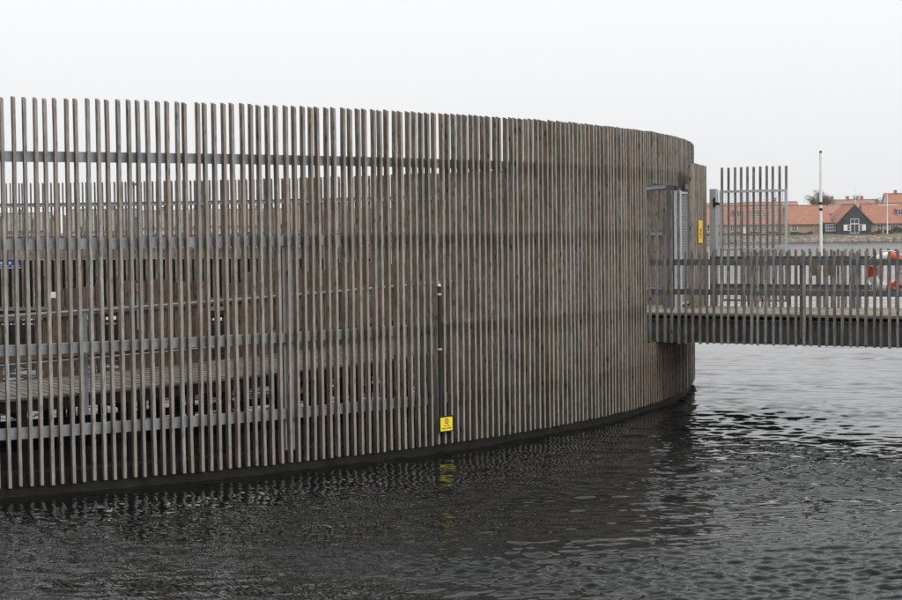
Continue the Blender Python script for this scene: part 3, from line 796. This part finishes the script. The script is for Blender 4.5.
def px(p, Y): return (p - 450.1) * Y / 1770.0
HY = 369.0
long_house('long low red tiled house with two dormers behind the mesh gate', px(692, HY), px(787, HY), HY + 2, 1.6, 2.5, 6.1, 9.0, 'brick', 'tile',
           [(-6, .9, 1.1, 1.2, 2, 2), (-1.2, .9, 1.1, 1.2, 2, 2), (3.4, .9, 1.3, 1.2, 2, 2), (7.2, .9, 1.1, 1.2, 2, 2)], [(-.1 + 1.2, 1.0, 'white')], [(-5, .9)], [(.2, 1.7, 1.3), (4.6, 1.7, 1.3)])
long_house('low buff brick house with red tiled roof directly left of the black gabled house', px(789, HY), px(830, HY), HY, 1.6, 2.45, 6.0, 9.0, 'brick', 'tile',
           [(-3.2, .75, 1.2, 1.3, 2, 2), (1.2, 1.3, .6, .6, 1, 1)], [(2.5, 1.0, 'steel_dark')], [], [])
long_house('long red tiled brick house with a dormer right of the black gabled house', px(866, HY), px(925, HY), HY, 1.6, 2.45, 6.2, 9.0, 'brick', 'tile',
           [(-3.3, .5, 1.3, 1.5, 2, 2), (-.4, .8, 1.5, 1.1, 3, 1), (3.4, .8, 1.5, 1.1, 3, 1)], [], [], [(1.7, 2.2, 1.2)])
# black gabled house, gable to the water
bx0, bx1 = px(837, HY - 3), px(871, HY - 3)
bh = thing('black_gable_house', 'black boarded gabled house with white french windows and shutters by the water', 'house', ((bx0 + bx1) / 2, HY - 3, 1.3), 0)
w = (bx1 - bx0) / 2; e, rg_, dp = 2.75, 6.35, 12.0
mb = MB(); mb.add([(-w, 0, 0), (w, 0, 0), (w, dp, 0), (-w, dp, 0), (-w, 0, e), (w, 0, e), (w, dp, e), (-w, dp, e), (0, 0, rg_), (0, dp, rg_)],
       [(0, 1, 5, 8, 4), (1, 2, 6, 5), (2, 3, 7, 9, 6), (3, 0, 4, 7), (0, 3, 2, 1)]); mb.build('wall', MAT['blackwood'], bh)
mb = MB(); mb.box(-w * .66, w * .66, -.28, -.002, .0, e + .75); mb.add([(-w * .66, -.28, e + .7505), (w * .66, -.28, e + .7505), (w * .66, -.002, e + .7505), (-w * .66, -.002, e + .7505), (-.02, -.28, rg_ - .2), (.02, -.28, rg_ - .2), (.02, -.002, rg_ - .2), (-.02, -.002, rg_ - .2)], MB.BF)
mb.build('front_bay', MAT['blackwood'], bh)
mb = MB(); sl = (rg_ - e) / w
for s in (-1, 1):
    vs = [(s * (w + .35), -.32, e - .35 * sl), (0, -.32, rg_), (0, dp + .2, rg_), (s * (w + .35), dp + .2, e - .35 * sl)]
    mb.add(vs + [(a, b_, c + .2) for a, b_, c in vs], MB.BF if s < 0 else [tuple(reversed(f)) for f in MB.BF])
mb.box(-.15, .15, -.32, dp + .2, rg_ + .12, rg_ + .30)
mb.build('roof', MAT['tile'], bh)
window(bh, 0, .45, 1.75, 2.0, -.28, 2, 1); window(bh, 0, 2.46, 1.75, 1.05, -.28, 2, 1)
for s in (-1, 1):
    window(bh, s * 1.25, 1.05, .66, 1.25, -.28, 1, 2)
    mb = MB(); mb.box(s * 1.95 - .34, s * 1.95 + .34, -.35, -.281, 1.05, 2.3); mb.build('shutter', MAT['white'], bh)
# white glazed lean-to at its left
lt = thing('white_garden_room', 'low garden room with a wide white glazed front joined to the black house', 'house', (px(830.5, HY - 2), HY - 2, 1.3), 0)
mb = MB(); mb.box(-1.35, 1.15, 0, 5, 0, 2.7); mb.build('wall', MAT['blackwood'], lt)
window(lt, -.05, 1.0, 2.0, 1.5, 0, 4, 2)
g = MB(); g.box(-1.55, 1.18, -.3, 5.2, 2.702, 2.86); g.build('roof', MAT['tile'], lt)

# second row, farther back
YB = 420.0
backrow = [(680, 742, 6.5, 'plain back-row house with brown red roof far behind the mesh gate', ()), (744, 800, 6.7, 'back-row house with long brown red roof left of the bare tree', ((1.5, 1.0),)),
           (829, 881, 7.0, 'back-row house with pale red roof and chimneys behind the black gabled house', ((-4.5, .9), (-.8, .9), (2.6, .9)))]
for p0, p1, rdg, lab, ch in backrow:
    long_house(lab, px(p0, YB), px(p1, YB), YB, 2.4, 4.0, rdg, 9.5, 'brick', 'tile_old', [(-2, 2.2, 1.1, 1.2, 2, 2), (2, 2.2, 1.1, 1.2, 2, 2)], (), ch, ())
long_house('tall red roofed house with chimney and white eaves at the right edge', px(889, 405), px(930, 405), 405, 2.3, 4.2, 8.2, 9.0, 'plaster', 'tile', [(-2, 2.4, 1.2, 1.3, 2, 2)], (), [(-2.2, .8)], ())
# houses farther left along the shore, glimpsed between the slats
lx = -96.0; k = 0; rr = random.Random(4)
adj = ['first', 'second', 'third', 'fourth', 'fifth', 'sixth', 'seventh', 'eighth', 'ninth', 'tenth']
while lx < 36 and k < 10:
    wd = rr.uniform(11, 15)
    long_house('far house with muted roof glimpsed between the slats, %s from the left along the shore' % adj[k], lx, lx + wd, HY + rr.uniform(-1, 8), 1.6, rr.uniform(2.5, 3.6), rr.uniform(6.0, 7.8), 9,
               rr.choice(['brick', 'plaster', 'plaster']), rr.choice(['roof_grey', 'roof_brown']), [(-3, .9, 1.1, 1.2, 2, 2), (0, .9, 1.1, 1.2, 2, 2), (3, .9, 1.1, 1.2, 2, 2)], (), [(rr.uniform(-3, 3), .8)], (), group='houses along the far shore')
    lx += wd + rr.uniform(.6, 3.0); k += 1

# ------------------------------------------------------------------ trees, masts, hedge on the shore
def leaf_mat(name, cols):
    m, nt, b = new_mat(name); N = nt.nodes.new; L = nt.links.new
    ge = N('ShaderNodeNewGeometry')
    L(ramp(nt, ge.outputs['Random Per Island'], [(k / (len(cols) - 1), c) for k, c in enumerate(cols)]), b.inputs['Base Color'])
    b.inputs['Roughness'].default_value = .8
    return m
MAT['leaf_autumn'] = leaf_mat('autumn_leaf', [(.08, .065, .04), (.13, .10, .06), (.17, .115, .07), (.09, .08, .05)])
MAT['leaf_green'] = leaf_mat('evergreen_leaf', [(.03, .045, .025), (.05, .07, .035), (.04, .05, .03)])
MAT['leaf_hedge'] = leaf_mat('hedge_leaf', [(.06, .06, .03), (.10, .085, .045), (.13, .11, .06)])
MAT['bark'] = plain('grey_bark', (.09, .08, .07), .95, 0, .3, 3)
def tree(label, x, y, z, h, wdt, leaves, mat, seed, conif=False):
    t = thing('tree', label, 'tree', (x, y, z)); r = random.Random(seed); mb = MB(); tips = []
    def grow(p, d, ln, rd, lev):
        q = p + d * ln; mb.tube(p, q, rd, rd * .62, 6, cap=False)
        if lev >= 4: tips.append(q); return
        if lev >= 2: tips.append(q)
        for _ in range(r.choice((3, 3, 4))):
            nd = (d + Vector((r.gauss(0, .62), r.gauss(0, .62), r.gauss(.12, .3)))).normalized()
            grow(q, nd, ln * r.uniform(.58, .8), rd * .58, lev + 1)
    if conif:
        mb.tube((0, 0, 0), (0, 0, h), .14, .02, 6)
        for k in range(160):
            zz = h * r.uniform(.1, 1); rr = wdt * (1 - zz / h) * r.uniform(.4, 1); a = r.uniform(0, 6.28); tips.append(Vector((rr * math.cos(a), rr * math.sin(a), zz)))
    else:
        grow(Vector((0, 0, 0)), Vector((r.gauss(0, .04), 0, 1)).normalized(), h * .27, h * .028, 0)
    mb.build('trunk', MAT['bark'], t)
    if not conif:
        top = max(q.z for q in tips); 
    lv = MB()
    for k in range(leaves):
        c = r.choice(tips); p = c + Vector((r.gauss(0, .4), r.gauss(0, .4), r.gauss(0, .32)))
        n = Vector((r.gauss(0, 1), r.gauss(0, 1), r.gauss(0, 1))).normalized(); a = n.orthogonal().normalized(); b_ = n.cross(a); s = r.uniform(.06, .14)
        lv.add([p + a * s, p + b_ * s * .6, p - a * s, p - b_ * s * .6], [(0, 1, 2, 3)])
    lv.build('crown', MAT[mat], t)
    return t
tree('round autumn tree with thinning brown leaves behind the white pole', px(811, 392), 392, 2.0, 12.6, 4, 6000, 'leaf_autumn', 3)
tree('small dark conifer between the back-row roofs', px(878, 400), 400, 2.2, 7.0, 1.6, 1500, 'leaf_green', 8, True)
tree('thin bare tree rising above the black gabled house', px(858, 432), 432, 2.5, 10.5, 3, 500, 'leaf_autumn', 12)
for k, (x, y, h) in enumerate(((-80, 398, 10), (-57, 402, 9), (-33, 396, 10.5), (-8, 404, 9), (14, 399, 9.5), (38, 402, 8.5))):
    tree('far autumn tree behind the shore houses, %s from the left between the slats' % adj[k], x, y, 2.0, h, 4, 2600, 'leaf_autumn', 30 + k)['group'] = 'trees along the far shore'

def mast(name, label, p, Y, z0, z1, r0, parts=()):
    t = thing(name, label, 'pole', (px(p, Y), Y, z0)); mb = MB(); mb.tube((0, 0, 0), (0, 0, z1 - z0), r0, r0 * .6, 10); mb.build('shaft', MAT['white'], t)
    mb = MB(); mb.tube((0, 0, z1 - z0), (0, 0, z1 - z0 + .15), r0, r0 * .5, 8); mb.build('finial', MAT['white'], t); return t
mast('flagpole', 'thin white flagpole rising over the black gabled house', 855, HY + 14, 1.7, 12.0, .06)
ym = mast('yard_mast', 'white signal mast with crossed yard on the far bank', 887, HY - 6, 1.4, 9.6, .13)
mb = MB(); mb.tube((-2.0, -.1, 6.1), (2.2, -.1, 6.1), .06, n=8); mb.build('yard', MAT['white'], ym)
mb = MB(); mb.path([Vector((0, 0, 8.3)), Vector((.8, 0, 8.5)), Vector((1.6, 0, 8.1))], .035); mb.build('lamp_arm', MAT['galv'], ym)
def shrub(label, x0, x1, y, z, h, seed, mat='leaf_hedge', n=2200):
    t = thing('hedge', label, 'hedge', ((x0 + x1) / 2, y, z)); r = random.Random(seed); lv = MB(); w = (x1 - x0) / 2
    for k in range(n):
        x = r.uniform(-w, w); hh = h * (.75 + .25 * math.sin(x * 1.7 + seed)) ; p = Vector((x, r.uniform(-.5, .5), hh * math.sqrt(r.random())))
        nn = Vector((r.gauss(0, 1), r.gauss(0, 1), r.gauss(0, 1))).normalized(); a = nn.orthogonal().normalized(); b_ = nn.cross(a); s = r.uniform(.08, .16)
        lv.add([p + a * s, p + b_ * s * .7, p - a * s, p - b_ * s * .7], [(0, 1, 2, 3)])
    lv.build('foliage', MAT[mat], t)
    mb = MB()
    for k in range(6): xx = -w + (k + .5) * w / 3; mb.tube((xx, 0, 0), (xx + .1, 0, h * .7), .04, .02, 5)
    mb.build('stems', MAT['bark'], t)
shrub('dark clipped hedge at the right edge below the dormer house', px(884, HY - 4), px(912, HY - 4), HY - 4, 1.5, 1.5, 2, 'leaf_green')
shrub('brownish low bushes in front of the buff brick house', px(790, HY - 3), px(812, HY - 3), HY - 3, 1.5, .8, 4)
shrub('dry yellowish bushes right of the black gabled house', px(870, HY - 5), px(881, HY - 5), HY - 5, 1.5, .9, 6)
shrub('long brown hedge under the house behind the mesh gate', px(694, HY - 3), px(785, HY - 3), HY - 3, 1.5, .9, 9, n=4500)

# ------------------------------------------------------------------ damp air over the harbour
hz = MB(); hz.box(-700, 700, -90, 850, -2.0, 17.0)
m = bpy.data.materials.new('damp_air'); m.use_nodes = True; nt = m.node_tree; nt.nodes.clear()
o_ = nt.nodes.new('ShaderNodeOutputMaterial'); pv = nt.nodes.new('ShaderNodeVolumePrincipled')
pv.inputs['Color'].default_value = (.96, .97, 1.0, 1); pv.inputs['Density'].default_value = .00018; pv.inputs['Anisotropy'].default_value = .2
nt.links.new(pv.outputs[0], o_.inputs['Volume'])
ho = hz.build('haze', m); tag(ho, 'thin grey haze hanging over the whole harbour', 'haze', kind='stuff')
